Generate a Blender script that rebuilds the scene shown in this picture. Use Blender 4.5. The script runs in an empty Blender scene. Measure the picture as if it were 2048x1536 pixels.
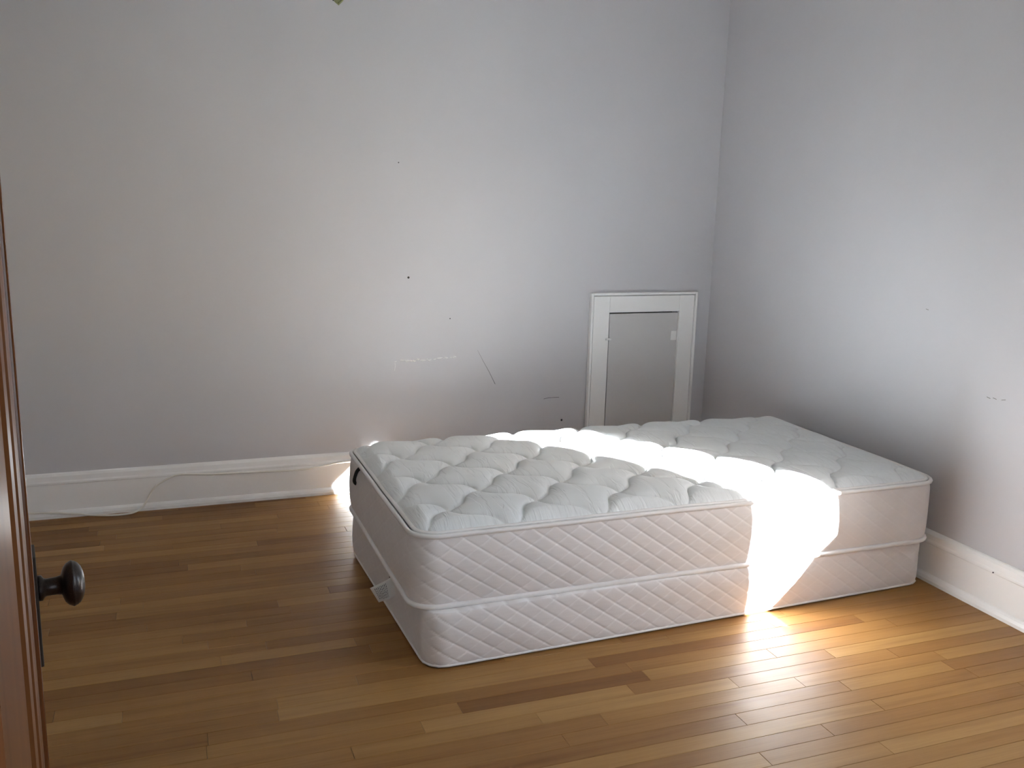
import bpy, bmesh, math, random
from mathutils import Vector, Matrix
random.seed(11)
S = bpy.context.scene
COL = S.collection

# ------------------------------------------------------------------ camera
CAM = Vector((-2.6159, -4.0851, 1.3683))
YAW, PITCH, ROLL, FPX = 0.3612, 0.2037, 0.0265, 1850.0
f = Vector((math.sin(YAW)*math.cos(PITCH), math.cos(YAW)*math.cos(PITCH), -math.sin(PITCH)))
r = Vector((math.cos(YAW), -math.sin(YAW), 0)); u = r.cross(f)
r2 = r*math.cos(ROLL)+u*math.sin(ROLL); u2 = -r*math.sin(ROLL)+u*math.cos(ROLL)
cd = bpy.data.cameras.new('camera'); cam = bpy.data.objects.new('camera', cd); COL.objects.link(cam)
cd.sensor_fit = 'HORIZONTAL'; cd.sensor_width = 36.0; cd.lens = FPX/2048*36.0
cd.clip_start = 0.02; cd.clip_end = 300
M = Matrix.Identity(4)
for i in range(3):
    M[i][0] = r2[i]; M[i][1] = u2[i]; M[i][2] = -f[i]; M[i][3] = CAM[i]
cam.matrix_world = M
S.camera = cam

# ------------------------------------------------------------------ light
SUN_DIR = Vector((-0.551, 0.835, -0.525)).normalized()
w = bpy.data.worlds.new('world'); S.world = w; w.use_nodes = True
nt = w.node_tree; nt.nodes.clear()
sky = nt.nodes.new('ShaderNodeTexSky'); sky.sky_type = 'NISHITA'; sky.sun_disc = False
sky.sun_elevation = math.asin(-SUN_DIR.z)
sky.sun_rotation = math.atan2(-SUN_DIR.x, -SUN_DIR.y)
bg = nt.nodes.new('ShaderNodeBackground'); bg.inputs['Strength'].default_value = 1.25
wo = nt.nodes.new('ShaderNodeOutputWorld')
nt.links.new(sky.outputs[0], bg.inputs[0]); nt.links.new(bg.outputs[0], wo.inputs[0])
sd = bpy.data.lights.new('sun', 'SUN'); sd.energy = 144.0; sd.angle = math.radians(0.6); sd.color = (0.93, 0.97, 1.0)
sun = bpy.data.objects.new('sun', sd); COL.objects.link(sun)
sun.location = (3, -6, 5); sun.rotation_euler = SUN_DIR.to_track_quat('-Z', 'Y').to_euler()
pd = bpy.data.lights.new('window_portal', 'AREA'); pd.shape = 'RECTANGLE'; pd.size = 0.80; pd.size_y = 1.36
pd.cycles.is_portal = True
portal = bpy.data.objects.new('window_portal', pd); COL.objects.link(portal)
portal.location = (0.16, -2.772, 1.375); portal.rotation_euler = Vector((-1, 0, 0)).to_track_quat('-Z', 'Z').to_euler()
S.view_settings.view_transform = 'Standard'; S.view_settings.look = 'None'
S.view_settings.gamma = 1.0; S.view_settings.use_curve_mapping = False
S.view_settings.exposure = 0.17
S.cycles.max_bounces = 16; S.cycles.diffuse_bounces = 10; S.cycles.glossy_bounces = 6
S.cycles.sample_clamp_indirect = 0.0; S.cycles.use_denoising = True

# ------------------------------------------------------------------ helpers
def mat(name, col, rough=0.6, spec=0.5, metal=0.0, coat=0.0):
    m = bpy.data.materials.new(name); m.use_nodes = True
    b = m.node_tree.nodes['Principled BSDF']
    b.inputs['Base Color'].default_value = (*col, 1); b.inputs['Roughness'].default_value = rough
    b.inputs['Specular IOR Level'].default_value = spec; b.inputs['Metallic'].default_value = metal
    b.inputs['Coat Weight'].default_value = coat
    return m
def N(m, t, **kw):
    n = m.node_tree.nodes.new(t)
    for k, v in kw.items():
        if k in n.inputs: n.inputs[k].default_value = v
        else: setattr(n, k, v)
    return n
def L(m, a, b): m.node_tree.links.new(a, b)
def bsdf(m): return m.node_tree.nodes['Principled BSDF']
def ramp(m, fac, stops):
    n = N(m, 'ShaderNodeValToRGB'); e = n.color_ramp.elements
    while len(e) < len(stops): e.new(0.5)
    for el, (p, c) in zip(e, stops): el.position = p; el.color = (*c, 1)
    L(m, fac, n.inputs[0]); return n.outputs[0]
def obj(name, bm, m, parent=None, smooth=False):
    me = bpy.data.meshes.new(name)
    bmesh.ops.recalc_face_normals(bm, faces=bm.faces)
    bm.to_mesh(me); bm.free()
    if smooth:
        for p in me.polygons: p.use_smooth = True
    me.materials.append(m)
    o = bpy.data.objects.new(name, me); COL.objects.link(o)
    if parent: o.parent = parent
    return o
def box(bm, x0, x1, y0, y1, z0, z1, bev=0.0):
    vs = [bm.verts.new((x, y, z)) for x in (x0, x1) for y in (y0, y1) for z in (z0, z1)]
    fs = [(0,1,3,2),(4,6,7,5),(0,4,5,1),(2,3,7,6),(0,2,6,4),(1,5,7,3)]
    F = [bm.faces.new([vs[i] for i in q]) for q in fs]
    if bev > 0:
        ed = list({e for q in F for e in q.edges})
        bmesh.ops.bevel(bm, geom=ed, offset=bev, segments=2, profile=0.6, affect='EDGES')
    return bm
def mk_box(name, b, m, parent=None, bev=0.0):
    return obj(name, box(bmesh.new(), *b, bev=bev), m, parent)
def prism(bm, prof, fn, t0, t1, steps=1):
    """extrude closed 2D profile (a,b) along t with fn(a,b,t)->xyz"""
    rows = []
    for k in range(steps+1):
        t = t0+(t1-t0)*k/steps
        rows.append([bm.verts.new(fn(a, b, t)) for a, b in prof])
    n = len(prof)
    for k in range(steps):
        for i in range(n):
            j = (i+1) % n
            bm.faces.new((rows[k][i], rows[k][j], rows[k+1][j], rows[k+1][i]))
    bm.faces.new(rows[0]); bm.faces.new(rows[-1][::-1])
    return bm
def tube(bm, pts, rad, seg=8, closed=False, flat=1.0):
    pts = [Vector(p) for p in pts]; n = len(pts); rings = []
    for i, p in enumerate(pts):
        if closed: t = pts[(i+1) % n]-pts[i-1]
        else: t = pts[min(i+1, n-1)]-pts[max(i-1, 0)]
        t.normalize(); up = Vector((0, 0, 1))
        if abs(t.z) > 0.95: up = Vector((0, 1, 0))
        a = t.cross(up).normalized(); b = a.cross(t)
        rr = rad(i/max(n-1, 1)) if callable(rad) else rad
        rings.append([bm.verts.new(p+a*math.cos(2*math.pi*k/seg)*rr+b*math.sin(2*math.pi*k/seg)*rr*flat) for k in range(seg)])
    m = n if closed else n-1
    for i in range(m):
        A, B = rings[i], rings[(i+1) % n]
        for k in range(seg):
            bm.faces.new((A[k], A[(k+1) % seg], B[(k+1) % seg], B[k]))
    if not closed: bm.faces.new(rings[0][::-1]); bm.faces.new(rings[-1])
    return bm
def lathe(bm, prof, origin, axis, seg=32):
    axis = Vector(axis).normalized(); o = Vector(origin)
    a = axis.cross(Vector((0, 0, 1))).normalized(); b = axis.cross(a)
    rings = [[bm.verts.new(o+axis*h+(a*math.cos(2*math.pi*k/seg)+b*math.sin(2*math.pi*k/seg))*rr) for k in range(seg)] for h, rr in prof]
    for A, B in zip(rings, rings[1:]):
        for k in range(seg):
            bm.faces.new((A[k], A[(k+1) % seg], B[(k+1) % seg], B[k]))
    bm.faces.new(rings[0][::-1]); bm.faces.new(rings[-1])
    return bm
def catmull(pts, n=10):
    pts = [Vector(p) for p in pts]; P = [pts[0]*2-pts[1]]+pts+[pts[-1]*2-pts[-2]]; out = []
    for i in range(1, len(P)-2):
        for k in range(n):
            t = k/n; a, b, c, d = P[i-1], P[i], P[i+1], P[i+2]
            out.append(0.5*((2*b)+(c-a)*t+(2*a-5*b+4*c-d)*t*t+(3*b-a-3*c+d)*t**3))
    out.append(pts[-1]); return out
def empty(name, loc=(0, 0, 0)):
    o = bpy.data.objects.new(name, None); COL.objects.link(o); o.location = loc; o.empty_display_size = 0.1
    return o
def tag(o, label, cat, group=None):
    o['label'] = label; o['category'] = cat
    if group: o['group'] = group
    return o
def struct(o, label=None):
    o['kind'] = 'structure'
    if label: o['label'] = label
    return o

# ------------------------------------------------------------------ materials
def wall_paint(name, col):
    m = mat(name, col, 0.55, 0.35)
    g = N(m, 'ShaderNodeNewGeometry')
    n1 = N(m, 'ShaderNodeTexNoise', Scale=1.3, Detail=4.0); L(m, g.outputs['Position'], n1.inputs['Vector'])
    c = ramp(m, n1.outputs[0], [(0.3, tuple(x*0.965 for x in col)), (0.7, tuple(min(1, x*1.02) for x in col))])
    L(m, c, bsdf(m).inputs['Base Color'])
    n2 = N(m, 'ShaderNodeTexNoise', Scale=160.0, Detail=3.0); L(m, g.outputs['Position'], n2.inputs['Vector'])
    n3 = N(m, 'ShaderNodeTexNoise', Scale=6.0, Detail=3.0); L(m, g.outputs['Position'], n3.inputs['Vector'])
    mx = N(m, 'ShaderNodeMath', operation='MULTIPLY_ADD'); L(m, n3.outputs[0], mx.inputs[0]); mx.inputs[1].default_value = 4.0; L(m, n2.outputs[0], mx.inputs[2])
    bp = N(m, 'ShaderNodeBump', Strength=0.06, Distance=0.002); L(m, mx.outputs[0], bp.inputs['Height']); L(m, bp.outputs[0], bsdf(m).inputs['Normal'])
    return m
M_wall = wall_paint('wall_paint', (0.580, 0.574, 0.600))
M_ceil = wall_paint('ceiling_paint', (0.72, 0.71, 0.68))
M_hall = wall_paint('hall_paint', (0.45, 0.42, 0.38))
def gloss_paint(name, col):
    m = mat(name, col, 0.35, 0.5)
    g = N(m, 'ShaderNodeNewGeometry')
    n2 = N(m, 'ShaderNodeTexNoise', Scale=45.0, Detail=4.0); L(m, g.outputs['Position'], n2.inputs['Vector'])
    bp = N(m, 'ShaderNodeBump', Strength=0.12, Distance=0.002); L(m, n2.outputs[0], bp.inputs['Height']); L(m, bp.outputs[0], bsdf(m).inputs['Normal'])
    return m
M_trim = gloss_paint('trim_paint', (0.89, 0.89, 0.885))
M_hatch = gloss_paint('hatch_paint', (0.62, 0.61, 0.61))
M_dark = mat('dark_gap', (0.012, 0.011, 0.010), 0.9)

def plank_mat():
    m = mat('maple_plank', (0.5, 0.3, 0.15), 0.28, 0.28)
    oi = N(m, 'ShaderNodeObjectInfo'); g = N(m, 'ShaderNodeNewGeometry')
    off = N(m, 'ShaderNodeMath', operation='MULTIPLY'); L(m, oi.outputs['Random'], off.inputs[0]); off.inputs[1].default_value = 37.0
    cx = N(m, 'ShaderNodeCombineXYZ'); L(m, off.outputs[0], cx.inputs[0]); L(m, off.outputs[0], cx.inputs[2])
    ad = N(m, 'ShaderNodeVectorMath', operation='ADD'); L(m, g.outputs['Position'], ad.inputs[0]); L(m, cx.outputs[0], ad.inputs[1])
    mp = N(m, 'ShaderNodeMapping'); L(m, ad.outputs[0], mp.inputs['Vector']); mp.inputs['Scale'].default_value = (1.6, 26.0, 1.0)
    n1 = N(m, 'ShaderNodeTexNoise', Scale=1.0, Detail=5.0, Distortion=0.25); L(m, mp.outputs[0], n1.inputs['Vector'])
    mp2 = N(m, 'ShaderNodeMapping'); L(m, ad.outputs[0], mp2.inputs['Vector']); mp2.inputs['Scale'].default_value = (6.0, 190.0, 1.0)
    n2 = N(m, 'ShaderNodeTexNoise', Scale=1.0, Detail=3.0); L(m, mp2.outputs[0], n2.inputs['Vector'])
    base = ramp(m, oi.outputs['Random'], [(0.0, (0.225, 0.102, 0.029)), (0.2, (0.285, 0.140, 0.042)), (0.6, (0.33, 0.170, 0.052)), (0.85, (0.36, 0.196, 0.063)), (1.0, (0.40, 0.228, 0.080))])
    gr = ramp(m, n1.outputs[0], [(0.28, (0.74, 0.66, 0.58)), (0.48, (0.97, 0.95, 0.93)), (0.7, (1.06, 1.06, 1.06))])
    mx = N(m, 'ShaderNodeMix', data_type='RGBA', blend_type='MULTIPLY'); mx.inputs[0].default_value = 0.85
    L(m, base, mx.inputs[6]); L(m, gr, mx.inputs[7])
    fine = ramp(m, n2.outputs[0], [(0.35, (0.90, 0.87, 0.84)), (0.6, (1, 1, 1))])
    mx2 = N(m, 'ShaderNodeMix', data_type='RGBA', blend_type='MULTIPLY'); mx2.inputs[0].default_value = 0.7
    L(m, mx.outputs[2], mx2.inputs[6]); L(m, fine, mx2.inputs[7])
    L(m, mx2.outputs[2], bsdf(m).inputs['Base Color'])
    n3 = N(m, 'ShaderNodeTexNoise', Scale=9.0, Detail=4.0); L(m, g.outputs['Position'], n3.inputs['Vector'])
    rr = N(m, 'ShaderNodeMapRange'); L(m, n3.outputs[0], rr.inputs[0]); rr.inputs[3].default_value = 0.36; rr.inputs[4].default_value = 0.55
    L(m, rr.outputs[0], bsdf(m).inputs['Roughness'])
    bp = N(m, 'ShaderNodeBump', Strength=0.06, Distance=0.002); L(m, n2.outputs[0], bp.inputs['Height']); L(m, bp.outputs[0], bsdf(m).inputs['Normal'])
    return m
M_plank = plank_mat()
def dark_wood(name, a, b, rough):
    m = mat(name, a, rough, 0.5)
    g = N(m, 'ShaderNodeNewGeometry')
    mp = N(m, 'ShaderNodeMapping'); L(m, g.outputs['Position'], mp.inputs['Vector']); mp.inputs['Scale'].default_value = (60, 60, 2.0)
    n = N(m, 'ShaderNodeTexNoise', Scale=1.0, Detail=5.0, Distortion=0.6); L(m, mp.outputs[0], n.inputs['Vector'])
    L(m, ramp(m, n.outputs[0], [(0.3, a), (0.7, b)]), bsdf(m).inputs['Base Color'])
    return m
M_varnish = dark_wood('varnished_wood', (0.13, 0.045, 0.015), (0.22, 0.085, 0.03), 0.28)
bsdf(M_varnish).inputs['Specular IOR Level'].default_value = 0.28
M_door = dark_wood('door_wood', (0.17, 0.058, 0.02), (0.26, 0.10, 0.036), 0.2)
M_bronze = mat('dark_bronze', (0.045, 0.037, 0.036), 0.32, 0.5, 0.85)
nb = N(M_bronze, 'ShaderNodeTexNoise', Scale=90.0, Detail=4.0)
L(M_bronze, ramp(M_bronze, nb.outputs[0], [(0.35, (0.03, 0.026, 0.026)), (0.7, (0.085, 0.072, 0.07))]), bsdf(M_bronze).inputs['Base Color'])
M_plate = mat('worn_bronze_plate', (0.06, 0.055, 0.05), 0.5, 0.5, 0.6)

def fabric(name, col, rough=0.75, gather=False, lit_stitch=None):
    m = mat(name, col, rough, 0.25)
    bsdf(m).inputs['Sheen Weight'].default_value = 0.15
    tc = N(m, 'ShaderNodeTexCoord')
    n1 = N(m, 'ShaderNodeTexNoise', Scale=14.0, Detail=5.0, Distortion=0.5); L(m, tc.outputs['Object'], n1.inputs['Vector'])
    cc = ramp(m, n1.outputs[0], [(0.3, tuple(c*0.955 for c in col)), (0.7, col)])
    if lit_stitch:
        sa = N(m, 'ShaderNodeAttribute', attribute_name='lit_stitch')
        mxs = N(m, 'ShaderNodeMix', data_type='RGBA'); L(m, sa.outputs['Fac'], mxs.inputs[0]); L(m, cc, mxs.inputs[6]); mxs.inputs[7].default_value = (*lit_stitch, 1); cc = mxs.outputs[2]  # pale colour paints the lit lip along each quilting groove
    L(m, cc, bsdf(m).inputs['Base Color'])
    n2 = N(m, 'ShaderNodeTexNoise', Scale=420.0, Detail=2.0); L(m, tc.outputs['Object'], n2.inputs['Vector'])
    h = n2.outputs[0]
    if gather:
        at = N(m, 'ShaderNodeAttribute', attribute_name='gather')
        mp = N(m, 'ShaderNodeMapping'); L(m, tc.outputs['Object'], mp.inputs['Vector']); mp.inputs['Scale'].default_value = (70, 5, 5)
        n3 = N(m, 'ShaderNodeTexNoise', Scale=1.6, Detail=2.0); L(m, mp.outputs[0], n3.inputs['Vector'])
        mu = N(m, 'ShaderNodeMath', operation='MULTIPLY'); L(m, n3.outputs[0], mu.inputs[0]); L(m, at.outputs['Fac'], mu.inputs[1])
        mp4 = N(m, 'ShaderNodeMapping'); L(m, tc.outputs['Object'], mp4.inputs['Vector']); mp4.inputs['Rotation'].default_value = (0, 0, 0.9); mp4.inputs['Scale'].default_value = (26, 4, 4)
        n4 = N(m, 'ShaderNodeTexNoise', Scale=1.5, Detail=3.0, Distortion=0.4); L(m, mp4.outputs[0], n4.inputs['Vector'])
        r4 = ramp(m, n4.outputs[0], [(0.42, (0, 0, 0)), (0.47, (0.9, 0.9, 0.9)), (0.58, (0.9, 0.9, 0.9))])
        a1 = N(m, 'ShaderNodeMath', operation='MULTIPLY_ADD'); L(m, mu.outputs[0], a1.inputs[0]); a1.inputs[1].default_value = 3.0; L(m, r4, a1.inputs[2])
        a2 = N(m, 'ShaderNodeMath', operation='MULTIPLY_ADD'); L(m, n2.outputs[0], a2.inputs[0]); a2.inputs[1].default_value = 0.15; L(m, a1.outputs[0], a2.inputs[2])
        h = a2.outputs[0]
        bp = N(m, 'ShaderNodeBump', Strength=0.45, Distance=0.003)
    else:
        mp = N(m, 'ShaderNodeMapping'); L(m, tc.outputs['Object'], mp.inputs['Vector']); mp.inputs['Scale'].default_value = (5, 5, 40)
        n3 = N(m, 'ShaderNodeTexNoise', Scale=2.0, Detail=3.0); L(m, mp.outputs[0], n3.inputs['Vector'])
        a2 = N(m, 'ShaderNodeMath', operation='MULTIPLY_ADD'); L(m, n2.outputs[0], a2.inputs[0]); a2.inputs[1].default_value = 0.2; L(m, n3.outputs[0], a2.inputs[2])
        h = a2.outputs[0]
        bp = N(m, 'ShaderNodeBump', Strength=0.22, Distance=0.003)
    L(m, h, bp.inputs['Height']); L(m, bp.outputs[0], bsdf(m).inputs['Normal'])
    return m
M_top = fabric('quilted_damask', (0.76, 0.78, 0.785), 0.47, gather=True)
bsdf(M_top).inputs['Specular IOR Level'].default_value = 0.9
M_side = fabric('mattress_side_fabric', (0.76, 0.725, 0.71), lit_stitch=(0.88, 0.86, 0.85))
M_boxside = fabric('box_spring_fabric', (0.76, 0.725, 0.71), lit_stitch=(0.88, 0.86, 0.85))
M_pipe = fabric('piping_fabric', (0.82, 0.80, 0.785))
M_black = mat('black_webbing', (0.015, 0.014, 0.014), 0.8)
M_tagcloth = mat('tag_cloth', (0.72, 0.71, 0.68), 0.8)
M_ink = mat('tag_ink', (0.08, 0.08, 0.09), 0.9)
M_cable = mat('cable_plastic', (0.82, 0.80, 0.75), 0.4)
M_tape = mat('green_tape', (0.30, 0.31, 0.15), 0.6)
M_chip = mat('bare_plaster', (0.85, 0.85, 0.84), 0.8)
M_faint = mat('faint_scuff', (0.30, 0.29, 0.28), 0.9, 0.1)
M_scuff = mat('grey_scuff', (0.13, 0.13, 0.135), 0.9, 0.1)

# ------------------------------------------------------------------ room shell
XL, YF, H = -3.75, CAM.y+0.455, 2.50          # left wall, front wall (room face), ceiling
HX0, HX1, HZ = -0.578, -0.186, 0.804    # attic hatch opening in the back wall
bm = bmesh.new()
box(bm, XL-0.12, HX0, 0, 0.06, 0, H); box(bm, HX1, 0.15, 0, 0.06, 0, H)
box(bm, HX0, HX1, 0, 0.06, HZ, H); box(bm, XL-0.12, 0.15, 0.06, 0.14, 0, H)
wall_back = struct(obj('wall_back', bm, M_wall))
WY0, WY1, WZ0, WZ1 = -3.185, -2.383, 0.705, 2.045   # window opening in the right wall
bm = bmesh.new()
box(bm, 0, 0.15, -5.4, WY0, 0, H); box(bm, 0, 0.15, WY1, 0.0, 0, H)
box(bm, 0, 0.15, WY0, WY1, 0, WZ0); box(bm, 0, 0.15, WY0, WY1, WZ1, H)
wall_right = struct(obj('wall_right', bm, M_wall))
wall_left = struct(mk_box('wall_left', (XL-0.12, XL, YF, 0, 0, H), M_wall))
YH = CAM.y+0.367                         # hall face of the front wall
JX = CAM.x-0.0665                        # face of the hinge-side jamb
DX1 = JX+0.90                            # latch-side jamb
DZ = 2.05
bm = bmesh.new()
box(bm, XL-0.12, JX-0.02, YH, YF, 0, H); box(bm, DX1+0.02, 0.0, YH, YF, 0, H); box(bm, JX-0.02, DX1+0.02, YH, YF, DZ+0.02, H)
wall_front = struct(obj('wall_front', bm, M_wall))
ceiling = struct(mk_box('ceiling', (XL-0.12, 0.15, -5.4, 0.14, H, H+0.12), M_ceil))
V0, V1, VZ0, VZ1 = -3.25, -2.0, 0.75, 2.10     # opening for the added hall window
bm = bmesh.new()
box(bm, XL-0.12, V0, -5.4, -5.28, 0, H); box(bm, V1, 0.15, -5.4, -5.28, 0, H); box(bm, V0, V1, -5.4, -5.28, 0, VZ0); box(bm, V0, V1, -5.4, -5.28, VZ1, H)
wall_hall = struct(obj('wall_hall', bm, M_hall))
wall_hall_end = struct(mk_box('wall_hall_end', (XL-0.12, XL, -5.28, YH, 0, H), M_hall))

# floor: sub-floor slab plus individual strip planks
PW = 0.0572
floor = struct(mk_box('floor', (XL-0.12, 0.15, -5.4, 0.14, -0.10, -0.0105), M_dark))
def plank_mesh(name):
    bm = bmesh.new(); c = 0.0007
    lo = [bm.verts.new((x, y, -0.012)) for x, y in ((0, 0), (1, 0), (1, PW-0.0007), (0, PW-0.0007))]
    mi = [bm.verts.new((v.co.x, v.co.y, -c)) for v in lo]
    hi = [bm.verts.new((x, y, 0)) for x, y in ((c, c), (1-c, c), (1-c, PW-0.0007-c), (c, PW-0.0007-c))]
    for A, B in ((lo, mi), (mi, hi)):
        for i in range(4):
            j = (i+1) % 4; bm.faces.new((A[i], A[j], B[j], B[i]))
    bm.faces.new(hi); bm.faces.new(lo[::-1])
    return bm
proto = None
rest = bmesh.new()
row = 0; y = 0.0-PW
while y > -5.3:
    x = -random.uniform(0.0, 0.9)+0.02; xs = [0.0]
    x = 0.0-random.uniform(0.15, 0.95)
    while x > XL:
        xs.append(x); x -= random.choice((random.uniform(0.35, 0.7), random.uniform(0.6, 1.25)))
    xs.append(XL)
    for a, b in zip(xs, xs[1:]):
        ln = a-b
        if ln < 0.02: continue
        inview = y > -2.78 and b < 0 and a > -3.45 and not (b > -1.93 and a < -0.12 and -1.62 < y < -0.78)
        if inview:
            if proto is None:
                proto = obj('plank', plank_mesh('plank'), M_plank, floor); o = proto
            else:
                o = proto.copy(); COL.objects.link(o); o.parent = floor
            o.location = (b, y, 0); o.scale = (ln-0.0008, 1, 1)
        else:
            box(rest, b, a-0.0005, y, y+PW-0.0007, -0.012, 0.0)
    y -= PW; row += 1
o = obj('plank_remainder', rest, M_plank, floor); o['kind'] = 'stuff'

# baseboards
def base_profile(h=0.187):
    # (distance from wall, height)
    return [(0, 0.0), (0.018, 0.0), (0.018, h-0.047), (0.021, h-0.043), (0.021, h-0.037), (0.017, h-0.030), (0.015, h-0.012), (0.009, h-0.003), (0.004, h), (0, h)]
def shoe_profile(): return [(0.018, 0.0), (0.034, 0.0), (0.034, 0.012), (0.030, 0.022), (0.024, 0.028), (0.018, 0.030)]
def baseboard(name, fn, t0, t1):
    b = struct(obj(name, prism(bmesh.new(), base_profile(), fn, t0, t1, 1), M_trim))
    obj('shoe_molding', prism(bmesh.new(), shoe_profile(), fn, t0, t1, 1), M_trim, b)
    return b
baseboard('baseboard_back', lambda a, b, t: (t, -a, b), XL, -0.68)
baseboard('baseboard_back_corner', lambda a, b, t: (t, -a, b), -0.086, -0.0)
bb_r = baseboard('baseboard_right', lambda a, b, t: (-a, t, b), YF, -0.0)
baseboard('baseboard_left', lambda a, b, t: (XL+a, t, b), YF, -0.0)
baseboard('baseboard_front', lambda a, b, t: (t, YF+a, b), DX1+0.13, -0.0)
obj('nail', tube(bmesh.new(), [(-0.016, -1.899, 0.146), (-0.024, -1.899, 0.146)], 0.0025, 8), M_scuff, bb_r)

# attic hatch in the back wall
hatch = struct(empty('door_2', (-0.382, 0, 0)), 'small white painted attic hatch door in the back wall')
def hpart(name, bm, m, parent=None, smooth=False):
    o = obj(name, bm, m, None, smooth); o.parent = parent or hatch
    if parent is None: o.matrix_parent_inverse = Matrix.Translation((0.382, 0, 0))
    return o
CO, CI, CT0, CT1 = -0.680, -0.578, 0.804, 0.902
hpart('casing_board', box(bmesh.new(), CO+0.0165, CI, -0.020, 0, 0, CT1-0.0165, 0.002), M_trim)
hpart('casing_board', box(bmesh.new(), HX1, -0.1025, -0.020, 0, 0, CT1-0.0165, 0.002), M_trim)
hpart('casing_board', box(bmesh.new(), CI, HX1, -0.0195, 0, CT0, CT1-0.0165, 0.002), M_trim)
def backband(bm, x0, x1, z0, z1): return box(bm, x0, x1, -0.027, 0, z0, z1, 0.004)
hpart('backband', backband(bmesh.new(), CO, CO+0.0125, 0, CT1), M_trim)
hpart('backband', backband(bmesh.new(), -0.0985, -0.086, 0, CT1), M_trim)
hpart('backband', backband(bmesh.new(), CO+0.0125, -0.0985, CT1-0.0125, CT1), M_trim)
hpart('recess_backing', box(bmesh.new(), HX0, HX1, 0.052, 0.060, 0, HZ), M_dark)
leaf = hpart('hatch_panel', box(bmesh.new(), HX0+0.008, HX1-0.0012, -0.010, 0.014, 0.01, HZ-0.007, 0.002), M_hatch)
def flatten(o, par):  # child of a part that already carries an offset inverse
    o.parent = par; o.matrix_parent_inverse = Matrix.Identity(4)
for zz in (0.205, 0.680):
    bm = bmesh.new(); tube(bm, [(-0.189, -0.0225, zz-0.028), (-0.189, -0.0225, zz+0.028)], 0.0045, 10)
    box(bm, -0.222, -0.190, -0.0125, -0.009, zz-0.024, zz+0.024, 0.001); box(bm, -0.188, -0.170, -0.0225, -0.0185, zz-0.024, zz+0.024, 0.001)
    hpart('hinge', bm, M_trim)
bm = bmesh.new(); box(bm, -0.594, -0.566, -0.030, -0.019, 0.668, 0.678, 0.002); lathe(bm, [(0, 0.004), (0.012, 0.004), (0.014, 0.002)], (-0.584, -0.02, 0.673), (0, -1, 0), 12)
hpart('turn_button', bm, M_trim)

# marks and holes on the walls
def disc(name, parent, c, axis, rad, m):
    return obj(name, lathe(bmesh.new(), [(-0.001, rad*0.6), (0.0004, rad), (0.0012, rad*0.7)], c, axis, 12), m, parent)
for x, z, rr in ((-1.586, 0.982, 0.0052), (-0.805, 0.271, 0.0052)):
    disc('nail_hole', wall_back, (x, 0, z), (0, -1, 0), rr, M_dark)
for x, z, rr in ((-1.388, 0.791, 0.003), (-1.632, 1.486, 0.003)):
    disc('nail_hole', wall_back, (x, 0, z), (0, -1, 0), rr, M_scuff)
def scratch(name, parent, pts, rad, m, axis='y'):
    P = [((x, 0.0002, z) if axis == 'y' else (0.0004, x, z)) for x, z in pts]
    return obj(name, tube(bmesh.new(), P, rad, 6), m, parent)
scratch('scuff_mark', wall_back, [(-1.251, 0.638), (-1.225, 0.590), (-1.190, 0.530), (-1.159, 0.470)], lambda t: 0.0004+0.0010*t, M_scuff)
scratch('scuff_mark', wall_back, [(-0.905, 0.383), (-0.880, 0.388), (-0.823, 0.388)], 0.0012, M_scuff)
rs = random.Random(5); x = -1.625
while x < -1.37:
    l = rs.uniform(0.008, 0.03); bm = bmesh.new(); zc = 0.600+0.006*(x+1.62)/0.25+rs.uniform(-0.004, 0.004)
    pts = [(x+l*k/3, zc+rs.uniform(-0.002, 0.002)) for k in range(4)]
    scratch('paint_chip', wall_back, pts, lambda t, a=rs.uniform(0.0020, 0.0038): a*(0.35+math.sin(math.pi*t)), M_chip)
    x += l*rs.uniform(0.6, 1.25)
scratch('paint_chip', wall_back, [(-1.648, 0.592), (-1.647, 0.575), (-1.650, 0.556)], 0.0011, M_chip)
scratch('paint_chip', wall_back, [(-1.650, 0.597), (-1.640, 0.600)], 0.0012, M_chip)
for pts in ([(-1.445, 0.990), (-1.458, 0.988)], [(-1.76, 0.727), (-1.775, 0.724)], [(-1.785, 0.729), (-1.800, 0.727)], [(-1.82, 0.729), (-1.836, 0.733)]):
    scratch('scuff_mark', wall_right, pts, 0.0014, M_faint, 'x')

CUR_Y, CUR_Z1, CUR_Z0 = -2.535, 1.66, 1.42  # edge of the added drape, set to cut the sun patch
# window in the right wall (casement, single pane)
win = struct(empty('window_1', (0, -2.77, WZ0)), 'casement window in the right wall')
def wpart(name, b, m, bev=0.002):
    o = mk_box(name, b, m, None, bev); o.parent = win; o.matrix_parent_inverse = Matrix.Translation((0, 2.77, -WZ0)); return o
wpart('sash_stile', (0.09, 0.13, WY0, WY0+0.054, WZ0, WZ1), M_trim)
wpart('sash_stile', (0.09, 0.13, WY1-0.05, WY1, WZ0, WZ1), M_trim)
wpart('sash_rail', (0.09, 0.13, WY0+0.054, WY1-0.05, WZ0, WZ0+0.05), M_trim)
wpart('sash_rail', (0.09, 0.13, WY0+0.054, WY1-0.05, WZ1-0.051, WZ1), M_trim)
for b in ((-0.018, 0, WY0-0.10, WY0, WZ0-0.10, WZ1+0.10), (-0.018, 0, WY1, WY1+0.10, WZ0-0.10, WZ1+0.10), (-0.018, 0, WY0, WY1, WZ1, WZ1+0.10), (-0.018, 0, WY0, WY1, WZ0-0.10, WZ0)):
    wpart('casing_board', b, M_trim)
M_glass = bpy.data.materials.new('window_glass'); M_glass.use_nodes = True
gt = M_glass.node_tree; gt.nodes.clear()
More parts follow.
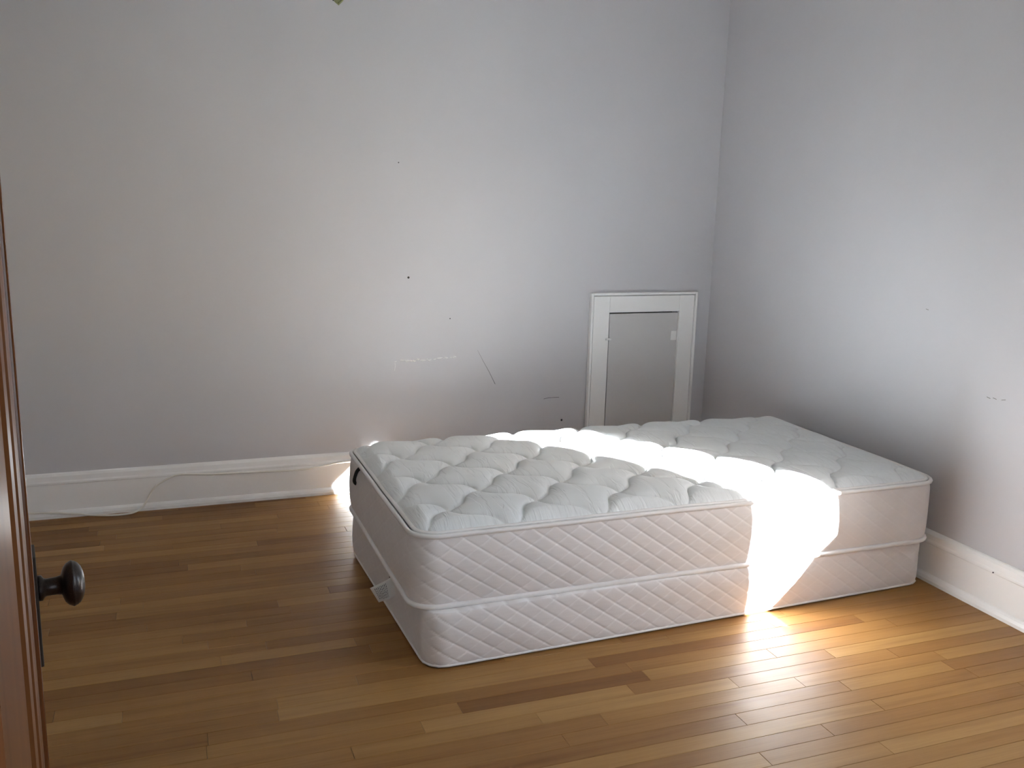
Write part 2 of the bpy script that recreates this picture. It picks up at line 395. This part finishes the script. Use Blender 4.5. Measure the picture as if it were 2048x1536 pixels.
tr = gt.nodes.new('ShaderNodeBsdfTransparent'); gl = gt.nodes.new('ShaderNodeBsdfGlossy'); gl.inputs['Roughness'].default_value = 0.02
ms = gt.nodes.new('ShaderNodeMixShader'); ms.inputs[0].default_value = 0.07; og = gt.nodes.new('ShaderNodeOutputMaterial')
gt.links.new(tr.outputs[0], ms.inputs[1]); gt.links.new(gl.outputs[0], ms.inputs[2]); gt.links.new(ms.outputs[0], og.inputs[0])
wpart('pane', (0.108, 0.112, WY0+0.05, WY1-0.046, WZ0+0.046, WZ1-0.047), M_glass, 0)

# unseen hall window behind the camera, added with a translucent blind as fill light
fill_win = struct(empty('fill_window', (0, 0, 0)), 'unseen hall window with white roller blind, added as fill light')
for b in ((V0, V0+0.05, -5.37, -5.33, VZ0, VZ1), (V1-0.05, V1, -5.37, -5.33, VZ0, VZ1)): mk_box('sash_stile', b, M_trim, fill_win, 0.002)
for b in ((V0+0.05, V1-0.05, -5.37, -5.33, VZ0, VZ0+0.05), (V0+0.05, V1-0.05, -5.37, -5.33, VZ1-0.05, VZ1)): mk_box('sash_rail', b, M_trim, fill_win, 0.002)
mk_box('pane', (V0+0.045, V1-0.045, -5.352, -5.348, VZ0+0.045, VZ1-0.045), M_glass, fill_win)
M_fill_blind = bpy.data.materials.new('fill_blind_cloth'); M_fill_blind.use_nodes = True
gt = M_fill_blind.node_tree; gt.nodes.clear()
tl = gt.nodes.new('ShaderNodeBsdfTranslucent'); tl.inputs[0].default_value = (0.085, 0.092, 0.10, 1)
df = gt.nodes.new('ShaderNodeBsdfDiffuse'); df.inputs[0].default_value = (0.55, 0.55, 0.55, 1)
as_ = gt.nodes.new('ShaderNodeAddShader'); og = gt.nodes.new('ShaderNodeOutputMaterial')
gt.links.new(tl.outputs[0], as_.inputs[0]); gt.links.new(df.outputs[0], as_.inputs[1]); gt.links.new(as_.outputs[0], og.inputs[0])
bm = bmesh.new(); vs = [bm.verts.new(c) for c in ((V0-0.03, -5.268, VZ0-0.04), (V1+0.03, -5.268, VZ0-0.04), (V1+0.03, -5.268, VZ1+0.06), (V0-0.03, -5.268, VZ1+0.06))]; bm.faces.new(vs)
obj('fill_blind', bm, M_fill_blind, fill_win)
obj('fill_blind_roller', tube(bmesh.new(), [(V0-0.04, -5.258, VZ1+0.07), (V1+0.04, -5.258, VZ1+0.07)], 0.02, 12), M_trim, fill_win, True)

# unseen tied-back drape added beside the window to trim the sun patch
M_added_curtain = fabric('added_curtain_cloth', (0.78, 0.77, 0.74))
cur = tag(empty('added_curtain', (-0.06, -2.40, 0.45)), 'unseen tied-back white drape added to cut the sun beam', 'added_curtain')
rod = tag(obj('added_rod', tube(bmesh.new(), [(-0.06, -3.50, 2.275), (-0.06, -2.16, 2.275)], 0.009, 12), M_bronze, None, True), 'unseen dark rod holding the added drape', 'curtain rod')
for yy in (-3.40, -2.18):
    obj('bracket', box(bmesh.new(), -0.062, 0.0, yy-0.006, yy+0.006, 2.269, 2.281), M_bronze, rod)
bm = bmesh.new(); rows = []
for j in range(61):
    z = 2.25-(2.25-0.47)*j/60
    yin = CUR_Y if z > CUR_Z1 else (CUR_Y+(-2.305-CUR_Y)*((CUR_Z1-z)/(CUR_Z1-CUR_Z0)) if z > CUR_Z0 else -2.30)
    yout = -2.20
    amp = 0.018 if z > CUR_Z0 else 0.026
    if abs(z-CUR_Z0) < 0.04: amp = 0.02
    rows.append([bm.verts.new((-0.062+amp*math.sin(k/48*2*math.pi*5+0.3*math.sin(z*3)), yin+(yout-yin)*k/48, z)) for k in range(49)])
for A, B in zip(rows, rows[1:]):
    for k in range(48): bm.faces.new((A[k], A[k+1], B[k+1], B[k]))
oc = obj('cloth', bm, M_added_curtain, None, True); oc.parent = cur; oc.matrix_parent_inverse = Matrix.Translation((0.06, 2.40, -0.45))
oc.modifiers.new('thick', 'SOLIDIFY').thickness = 0.0015
ot = obj('added_tieback', tube(bmesh.new(), [(-0.062+0.030*math.cos(a/24*2*math.pi), -2.25+0.058*math.sin(a/24*2*math.pi), CUR_Z0) for a in range(24)], 0.008, 8, True), M_added_curtain, None, True)
ot.parent = cur; ot.matrix_parent_inverse = Matrix.Translation((0.06, 2.40, -0.45))

# doorway the photographer stands in: varnished jamb with beaded stop, and the open door
frame = struct(empty('trim_1', (JX, YF, 0)), 'varnished wooden door frame with beaded stop')
def fpart(name, bm, m):
    o = obj(name, bm, m); o.parent = frame; o.matrix_parent_inverse = Matrix.Translation((-JX, -YF, 0)); return o
fpart('jamb', box(bmesh.new(), JX-0.02, JX, YH, CAM.y+0.423, 0, DZ), M_varnish)
fpart('jamb_core', box(bmesh.new(), JX-0.02, JX-0.002, CAM.y+0.423, YF, 0, DZ), M_varnish)
fpart('jamb_core', box(bmesh.new(), DX1+0.002, DX1+0.02, CAM.y+0.423, YF, 0, DZ), M_varnish)
fpart('jamb', box(bmesh.new(), DX1, DX1+0.02, YH, CAM.y+0.423, 0, DZ), M_varnish)
fpart('head_jamb', box(bmesh.new(), JX-0.02, DX1+0.02, YH, YF, DZ, DZ+0.02), M_varnish)
ys = CAM.y+0.423
# beaded edge worked into the room side of the jamb: quirk, bead, quirk, bead
bead = [(-0.003, ys), (0.0, ys), (-0.0012, ys+0.002), (-0.0008, ys+0.004), (0.0010, ys+0.0055), (0.0016, ys+0.009), (0.0010, ys+0.0125), (-0.0010, ys+0.014), (-0.0006, ys+0.0165),
        (0.0012, ys+0.0185), (0.0017, ys+0.023), (0.0012, ys+0.028), (0.0, ys+0.0315), (-0.003, ys+0.032)]
fpart('beaded_stop', prism(bmesh.new(), bead, lambda a, b, t: (JX+a, b, t), 0, DZ), M_varnish)
fpart('beaded_stop', prism(bmesh.new(), bead, lambda a, b, t: (DX1-a, b, t), 0, DZ), M_varnish)
for yy in ((YF, YF+0.018), (YH-0.018, YH)):
    fpart('casing_board', box(bmesh.new(), JX-0.122, JX-0.012, yy[0], yy[1], 0, DZ+0.11, 0.003), M_varnish)
    fpart('casing_board', box(bmesh.new(), DX1+0.008, DX1+0.118, yy[0], yy[1], 0, DZ+0.11, 0.003), M_varnish)
    fpart('casing_board', box(bmesh.new(), JX-0.008, DX1+0.008, yy[0], yy[1], DZ+0.008, DZ+0.11, 0.003), M_varnish)

# door leaf: local x = along the leaf from the hinge, local y = thickness (0 = face towards the opening, -0.035 back), z up
AZ = math.radians(8.13)
hy = 0.475
door = struct(empty('door_1', (CAM.x-hy*math.tan(AZ)+0.0012, CAM.y+hy, 0.008)), 'open varnished wooden panel door with a dark bronze knob')
dirv = Vector((-math.sin(AZ), math.cos(AZ), 0)); nrm = Vector((math.cos(AZ), math.sin(AZ), 0))
DM = Matrix((( dirv.x, -nrm.x, 0, 0), (dirv.y, -nrm.y, 0, 0), (0, 0, 1, 0), (0, 0, 0, 1)))
door.rotation_euler = DM.to_euler()       # local -y points into the opening
LK = (1.25-hy)/math.cos(AZ); DW = LK+0.066; DH = 2.03; TH = 0.035
def dpart(name, bm, m, parent=None, smooth=False):
    o = obj(name, bm, m, None, smooth); o.parent = parent or door; return o
dpart('stile', box(bmesh.new(), 0, 0.115, 0, TH, 0, DH, 0.001), M_door)
dpart('stile', box(bmesh.new(), DW-0.115, DW, 0, TH, 0, DH, 0.001), M_door)
rails = [(0, 0.22), (0.52, 0.62), (0.92, 1.06), (1.36, 1.46), (1.90, DH)]
for a, b in rails: dpart('rail', box(bmesh.new(), 0.115, DW-0.115, 0.0, TH, a, b, 0.001), M_door)
for (a, b), (c, d) in zip(rails, rails[1:]):
    dpart('panel', box(bmesh.new(), 0.110, DW-0.110, 0.012, TH-0.012, b-0.004, c+0.004), M_door)
KZ = CAM.z-0.4035*1.25-0.018
bm = bmesh.new(); box(bm, LK-0.024, LK+0.024, -0.0055, 0.0, KZ-0.098, KZ+0.052, 0.0014)
plate = dpart('knob_plate', bm, M_plate)
knob_prof = [(0, 0.0165), (0.006, 0.0165), (0.009, 0.0125), (0.012, 0.0112), (0.026, 0.0115), (0.033, 0.0128), (0.0345, 0.017), (0.037, 0.0225), (0.0415, 0.027), (0.0465, 0.0292), (0.0485, 0.0300), (0.0500, 0.0296), (0.0505, 0.0290),
             (0.0535, 0.0283), (0.058, 0.0255), (0.062, 0.0205), (0.0645, 0.014), (0.0658, 0.007), (0.0662, 0.001)]
knob_prof = [(a*0.84, b) for a, b in knob_prof]
dpart('door_knob', lathe(bmesh.new(), knob_prof, (LK, -0.005, KZ), (0, -1, 0), 40), M_bronze, None, True)
dpart('door_knob', lathe(bmesh.new(), knob_prof, (LK, TH, KZ), (0, 1, 0), 40), M_bronze, None, True)

# ------------------------------------------------------------------ box spring
def rr_point(hx, hy, rad, s):
    """rounded rectangle perimeter, s in metres from front-left corner's start, counter-clockwise; returns (x,y),(nx,ny)"""
    segs = [('l', 2*(hx-rad)), ('a', math.pi/2*rad), ('l', 2*(hy-rad)), ('a', math.pi/2*rad)]*2
    starts = [(-hx+rad, -hy, 1, 0), (hx-rad, -hy+rad, -math.pi/2), (hx, -hy+rad, 0, 1), (hx-rad, hy-rad, 0.0), (hx-rad, hy, -1, 0), (-hx+rad, hy-rad, math.pi/2), (-hx, hy-rad, 0, -1), (-hx+rad, -hy+rad, math.pi)]
    for (k, ln), st in zip(segs, starts):
        if s <= ln+1e-9:
            if k == 'l': return (st[0]+st[2]*s, st[1]+st[3]*s), (st[3], -st[2])
            a = st[2]+s/rad; return (st[0]+rad*math.cos(a), st[1]+rad*math.sin(a)), (math.cos(a), math.sin(a))
        s -= ln
    return rr_point(hx, hy, rad, 0)
def perim(hx, hy, rad): return 4*(hx-rad)+4*(hy-rad)+2*math.pi*rad
def groove(d, wd): return math.exp(-(d/wd)**2)
def quilt(s, z, sp=0.0745, k=0.69, spc=0.0931, kc=0.62, ph=0.0):
    a = (s+z/k+ph)/sp; b = (s-z/kc+ph)/spc
    da = abs(a-round(a))*sp*0.57; db = abs(b-round(b))*spc*0.53
    return 0.0022*groove(da, 0.0019)+0.0014*groove(db, 0.0019), (1-0.75*math.exp(-da/0.007))*(1-0.35*math.exp(-db/0.007))
def side_mesh(hx, hy, rad, z0, z1, nz, ds, bulge, quiltfn, tuck=0.004):
    bm = bmesh.new(); st = bm.verts.layers.float.new('lit_stitch'); P = perim(hx, hy, rad); rows = []; F = 2*(hx-rad)
    S_ = [F*i/int(F/0.0026) for i in range(int(F/0.0026))]; m_ = int((P-F)/ds); S_ += [F+(P-F)*i/m_ for i in range(m_)]; n = len(S_)
    for j in range(nz+1):
        v = j/nz; z = z0+(z1-z0)*v; ring = []
        for i in range(n):
            s = S_[i]; (x, y), (nx, ny) = rr_point(hx, hy, rad, s)
            if s > P*0.72: s -= P
            g, puff = quiltfn(s, z-z0)
            off = bulge*math.sin(math.pi*v)**0.6-tuck*(math.exp(-v/0.05)+math.exp(-(1-v)/0.05))+0.0016*puff-g
            off += 0.0035*math.sin(s*5.1+2.3*v)*math.sin(math.pi*v)
            vv = bm.verts.new((x+nx*off, y+ny*off, z)); vv[st] = min(1, g/0.0022); ring.append(vv)  # mask for the painted bright edge, strongest in the deepest groove
        rows.append(ring)
    for j in range(nz):
        for i in range(n):
            k = (i+1) % n; bm.faces.new((rows[j][i], rows[j][k], rows[j+1][k], rows[j+1][i]))
    return bm, rows, n
def ring_pts(hx, hy, rad, z, off=0.0, n=220, wob=0.0):
    P = perim(hx, hy, rad); out = []
    for i in range(n):
        (x, y), (nx, ny) = rr_point(hx, hy, rad, P*i/n)
        s = P*i/n
        out.append((x+nx*off, y+ny*off, z+wob*(math.sin(s*3.7)+0.6*math.sin(s*9.1+1))))
    return out

ZB = 0.172
boxs = tag(empty('box_spring', (-1.024, -1.176, 0)), 'white quilted box spring base lying directly on the wooden floor', 'box spring')
boxs.rotation_euler = (0, 0, math.radians(2.0))
BX, BY, BR = 0.950, 0.497, 0.065
def plain_or_quilt(s, z):
    front = 2*(BX-BR)
    g, p = quilt(s+BR, z, ph=0.04)
    fade = max(0.25, 1-max(0, s-0.75)*1.2) if -0.05 < s < front+0.1 else 0.25
    return g*fade, p*fade
bm, rows, n = side_mesh(BX, BY, BR, 0.006, ZB, 56, 0.006, 0.004, plain_or_quilt)
bm.faces.new(rows[-1]); bm.faces.new(rows[0][::-1])
obj('fabric_cover', bm, M_boxside, boxs, True)
bm = bmesh.new(); P1 = ring_pts(BX, BY, BR, 0.0, -0.004, 160)
a = [bm.verts.new((x, y, 0.0005)) for x, y, z in P1]; b = [bm.verts.new((x, y, 0.007)) for x, y, z in P1]
for i in range(160): bm.faces.new((a[i], a[(i+1) % 160], b[(i+1) % 160], b[i]))
bm.faces.new(a[::-1]); bm.faces.new(b)
obj('dust_cover', bm, M_scuff, boxs)
obj('bottom_piping', tube(bmesh.new(), ring_pts(BX, BY, BR, 0.008, -0.0005, 200), 0.004, 8, True), M_pipe, boxs, True)

# ------------------------------------------------------------------ mattress
ZM = 0.396
matt = tag(empty('mattress', (-1.022, -1.170, ZB)), 'white quilted single mattress with piped edges resting on the box spring', 'mattress')
matt.rotation_euler = (0, 0, math.radians(0.4))
MX, MY, MR = 0.967, 0.490, 0.075
MH = ZM-ZB
def mquilt(s, z):
    front = 2*(MX-MR)
    g, p = quilt(s+MR, z, ph=0.0)
    fade = max(0.15, 1-max(0, s-0.75)*1.2) if -0.05 < s < front+0.1 else 0.25
    return g*fade, p*fade
bm, rows, n = side_mesh(MX, MY, MR, 0.004, MH, 76, 0.006, 0.008, mquilt, 0.006)
bm.faces.new(rows[0][::-1])
obj('side_border', bm, M_side, matt, True)
obj('bottom_piping', tube(bmesh.new(), ring_pts(MX, MY, MR, 0.0085, 0.004, 300, 0.0006), 0.0078, 10, True), M_pipe, matt, True)
obj('top_piping', tube(bmesh.new(), ring_pts(MX, MY, MR, MH, 0.002, 300, 0.0012), 0.0075, 10, True), M_pipe, matt, True)
obj('tape_edge', tube(bmesh.new(), ring_pts(MX, MY, MR, MH+0.006, -0.014, 300, 0.0012), 0.0075, 8, True, 0.6), M_pipe, matt, True)
# quilted top: lattice of S-curved stitch lines
def top_h(x, y):
    wx, wy = x+matt.location.x, y+matt.location.y
    a = (wx+1.845)/0.145; b = (wy+0.945)/0.1425
    U = (a+b)/2; V = (a-b)/2
    u_ = U+0.085*math.sin(2*math.pi*V); v_ = V-0.066*math.sin(2*math.pi*U)
    du = abs(u_-round(u_)); dv = abs(v_-round(v_))
    def p(d): return max(1-max(1-2*d, 0)**3.2, 0)
    h = (p(du)*p(dv))**0.50
    crease = 1-0.4*math.exp(-(du/0.022)**2)-0.4*math.exp(-(dv/0.022)**2)
    return h*crease
bm = bmesh.new(); ga = bm.verts.layers.float.new('gather')
NX, NY = 520, 270
hx, hy_ = MX-0.012, MY-0.012; rc = MR-0.012
grid = []
for i in range(NX+1):
    colv = []
    for j in range(NY+1):
        x = -hx+2*hx*i/NX; y = -hy_+2*hy_*j/NY
        e = min(hx-abs(x), hy_-abs(y))
        ax, ay = abs(x)-(hx-rc), abs(y)-(hy_-rc)
        if ax > 0 and ay > 0:
            aa, bb = ax/rc, ay/rc
            ax2, ay2 = aa*math.sqrt(1-bb*bb/2)*rc, bb*math.sqrt(1-aa*aa/2)*rc
            x = math.copysign(hx-rc+ax2, x); y = math.copysign(hy_-rc+ay2, y)
            e = rc-math.hypot(ax2, ay2)
        ed = 1-math.exp(-e/0.022)
        crown = 0.012*ed+0.012*(1-(x/hx)**4)*(1-(y/hy_)**4)
        left = 1.0 if x < 0.35 else max(0.65, 1-(x-0.35)*0.8)
        z = MH+0.002+crown+0.025*left*top_h(x, y)*min(1, max(e, 0)/0.045)**0.8
        vv = bm.verts.new((x, y, z)); vv[ga] = max(0, 1-e/0.075) if y < 0 else max(0, 0.5-e/0.1)
        colv.append(vv)
    grid.append(colv)
for i in range(NX):
    for j in range(NY):
        bm.faces.new((grid[i][j], grid[i+1][j], grid[i+1][j+1], grid[i][j+1]))
o = obj('quilted_top', bm, M_top, matt, True)
if sum(p.normal.z for p in o.data.polygons[:50]) < 0: o.data.flip_normals()
# black webbing handle on the foot end, and the sewn-in law tag
def strip(bm, c, width, thick):
    """ribbon along points c, offset outward (-x)"""
    vs = []
    for p, q in c:
        vs.append([bm.verts.new((p[0]-t, p[1]+sx*width/2, p[2])) for sx, t in ((-1, 0), (1, 0), (1, thick), (-1, thick))])
    for A, B in zip(vs, vs[1:]):
        for i in range(4): bm.faces.new((A[i], A[(i+1) % 4], B[(i+1) % 4], B[i]))
    bm.faces.new(vs[0]); bm.faces.new(vs[-1][::-1]); return bm
hc = [(-0.970, 0.250, MH-0.004), (-0.980, 0.258, MH-0.018), (-0.983, 0.280, MH-0.044), (-0.982, 0.300, MH-0.068), (-0.974, 0.312, MH-0.082)]
obj('carry_handle', tube(bmesh.new(), catmull(hc, 5), 0.0065, 8), M_black, matt, True)
bm = bmesh.new(); box(bm, -0.960, -0.945, -0.118, -0.110, 0.080, 0.166)
obj('cover_slit', bm, M_black, boxs)
bm = bmesh.new()
nx_, ny_ = 10, 10; gv = []
def tagpos(a, b, off=0.0):
    A = Vector((-0.949, -0.140, 0.158)); B = Vector((-1.025, -0.120, 0.110)); C = Vector((-0.998, -0.132, 0.060)); D = Vector((-0.949, -0.150, 0.092))
    p = (A*(1-a)+B*a)*(1-b)+(D*(1-a)+C*a)*b
    p.y -= 0.006*math.sin(math.pi*a*1.3)+0.004*math.sin(b*5)*a+off
    return p
for i in range(nx_+1): gv.append([bm.verts.new(tagpos(i/nx_, j/ny_)) for j in range(ny_+1)])
for i in range(nx_):
    for j in range(ny_): bm.faces.new((gv[i][j], gv[i+1][j], gv[i+1][j+1], gv[i][j+1]))
ct = obj('care_tag', bm, M_tagcloth, boxs, True)
sm = ct.modifiers.new('thick', 'SOLIDIFY'); sm.thickness = 0.0008
bm = bmesh.new(); rs = random.Random(3)
for k in range(8):
    a = 0.42+0.062*k; b = 0.12
    while b < 0.86:
        l = rs.uniform(0.04, 0.14); e1 = min(b+l, 0.88)
        v = [bm.verts.new(tagpos(aa, b_, 0.0011)) for aa, b_ in ((a, b), (a+0.022, b), (a+0.022, e1), (a, e1))]
        bm.faces.new(v); b = e1+0.04
obj('printed_lines', bm, M_ink, ct)

# ------------------------------------------------------------------ cable along the baseboard
cp = [(-3.74, -0.0385, 0.050), (-3.184, -0.0385, 0.034), (-3.013, -0.0385, 0.016), (-2.957, -0.042, 0.006), (-2.859, -0.066, 0.004), (-2.79, -0.058, 0.0045), (-2.752, -0.042, 0.020),
      (-2.737, -0.032, 0.040), (-2.698, -0.024, 0.099), (-2.646, -0.023, 0.131), (-2.591, -0.024, 0.147), (-2.473, -0.024, 0.138), (-2.263, -0.023, 0.131), (-2.089, -0.023, 0.126), (-2.0, -0.023, 0.135), (-1.864, -0.023, 0.150), (-1.6, -0.024, 0.147), (-0.75, -0.024, 0.140)]
tag(obj('cable', tube(bmesh.new(), catmull(cp, 8), 0.0043, 8), M_cable, None, True), 'thin off-white cable sagging along the white baseboard onto the floor', 'cable')

# scrap of green tape stuck high on the back wall
bm = bmesh.new()
for pts in ([(-1.925, 2.20), (-1.905, 2.125), (-1.887, 2.112), (-1.872, 2.128), (-1.85, 2.20)],):
    F = [bm.verts.new((x, -0.0012, z)) for x, z in pts]; B = [bm.verts.new((x, 0.0004, z)) for x, z in pts]
    bm.faces.new(F); bm.faces.new(B[::-1])
    for i in range(5): bm.faces.new((F[i], F[(i+1) % 5], B[(i+1) % 5], B[i]))
tp = tag(obj('tape_scrap', bm, M_tape), 'torn scrap of green tape stuck on the wall', 'tape')
bm = bmesh.new(); tube(bm, catmull([(-1.888, -0.001, 2.118), (-1.876, -0.006, 2.128), (-1.868, -0.012, 2.142), (-1.866, -0.006, 2.16)], 5), 0.004, 8, False)
obj('curled_edge', bm, M_tape, tp, True)
bm = bmesh.new(); tube(bm, catmull([(-1.927, -0.001, 2.20), (-1.917, -0.004, 2.15), (-1.909, -0.003, 2.128)], 5), 0.003, 8, False)
obj('curled_edge', bm, M_black, tp, True)

# ground outside the window
M_ground = mat('grass_ground', (0.16, 0.17, 0.10), 0.9)
struct(mk_box('ground', (0.6, 60, -60, 40, -3.6, -3.5), M_ground))
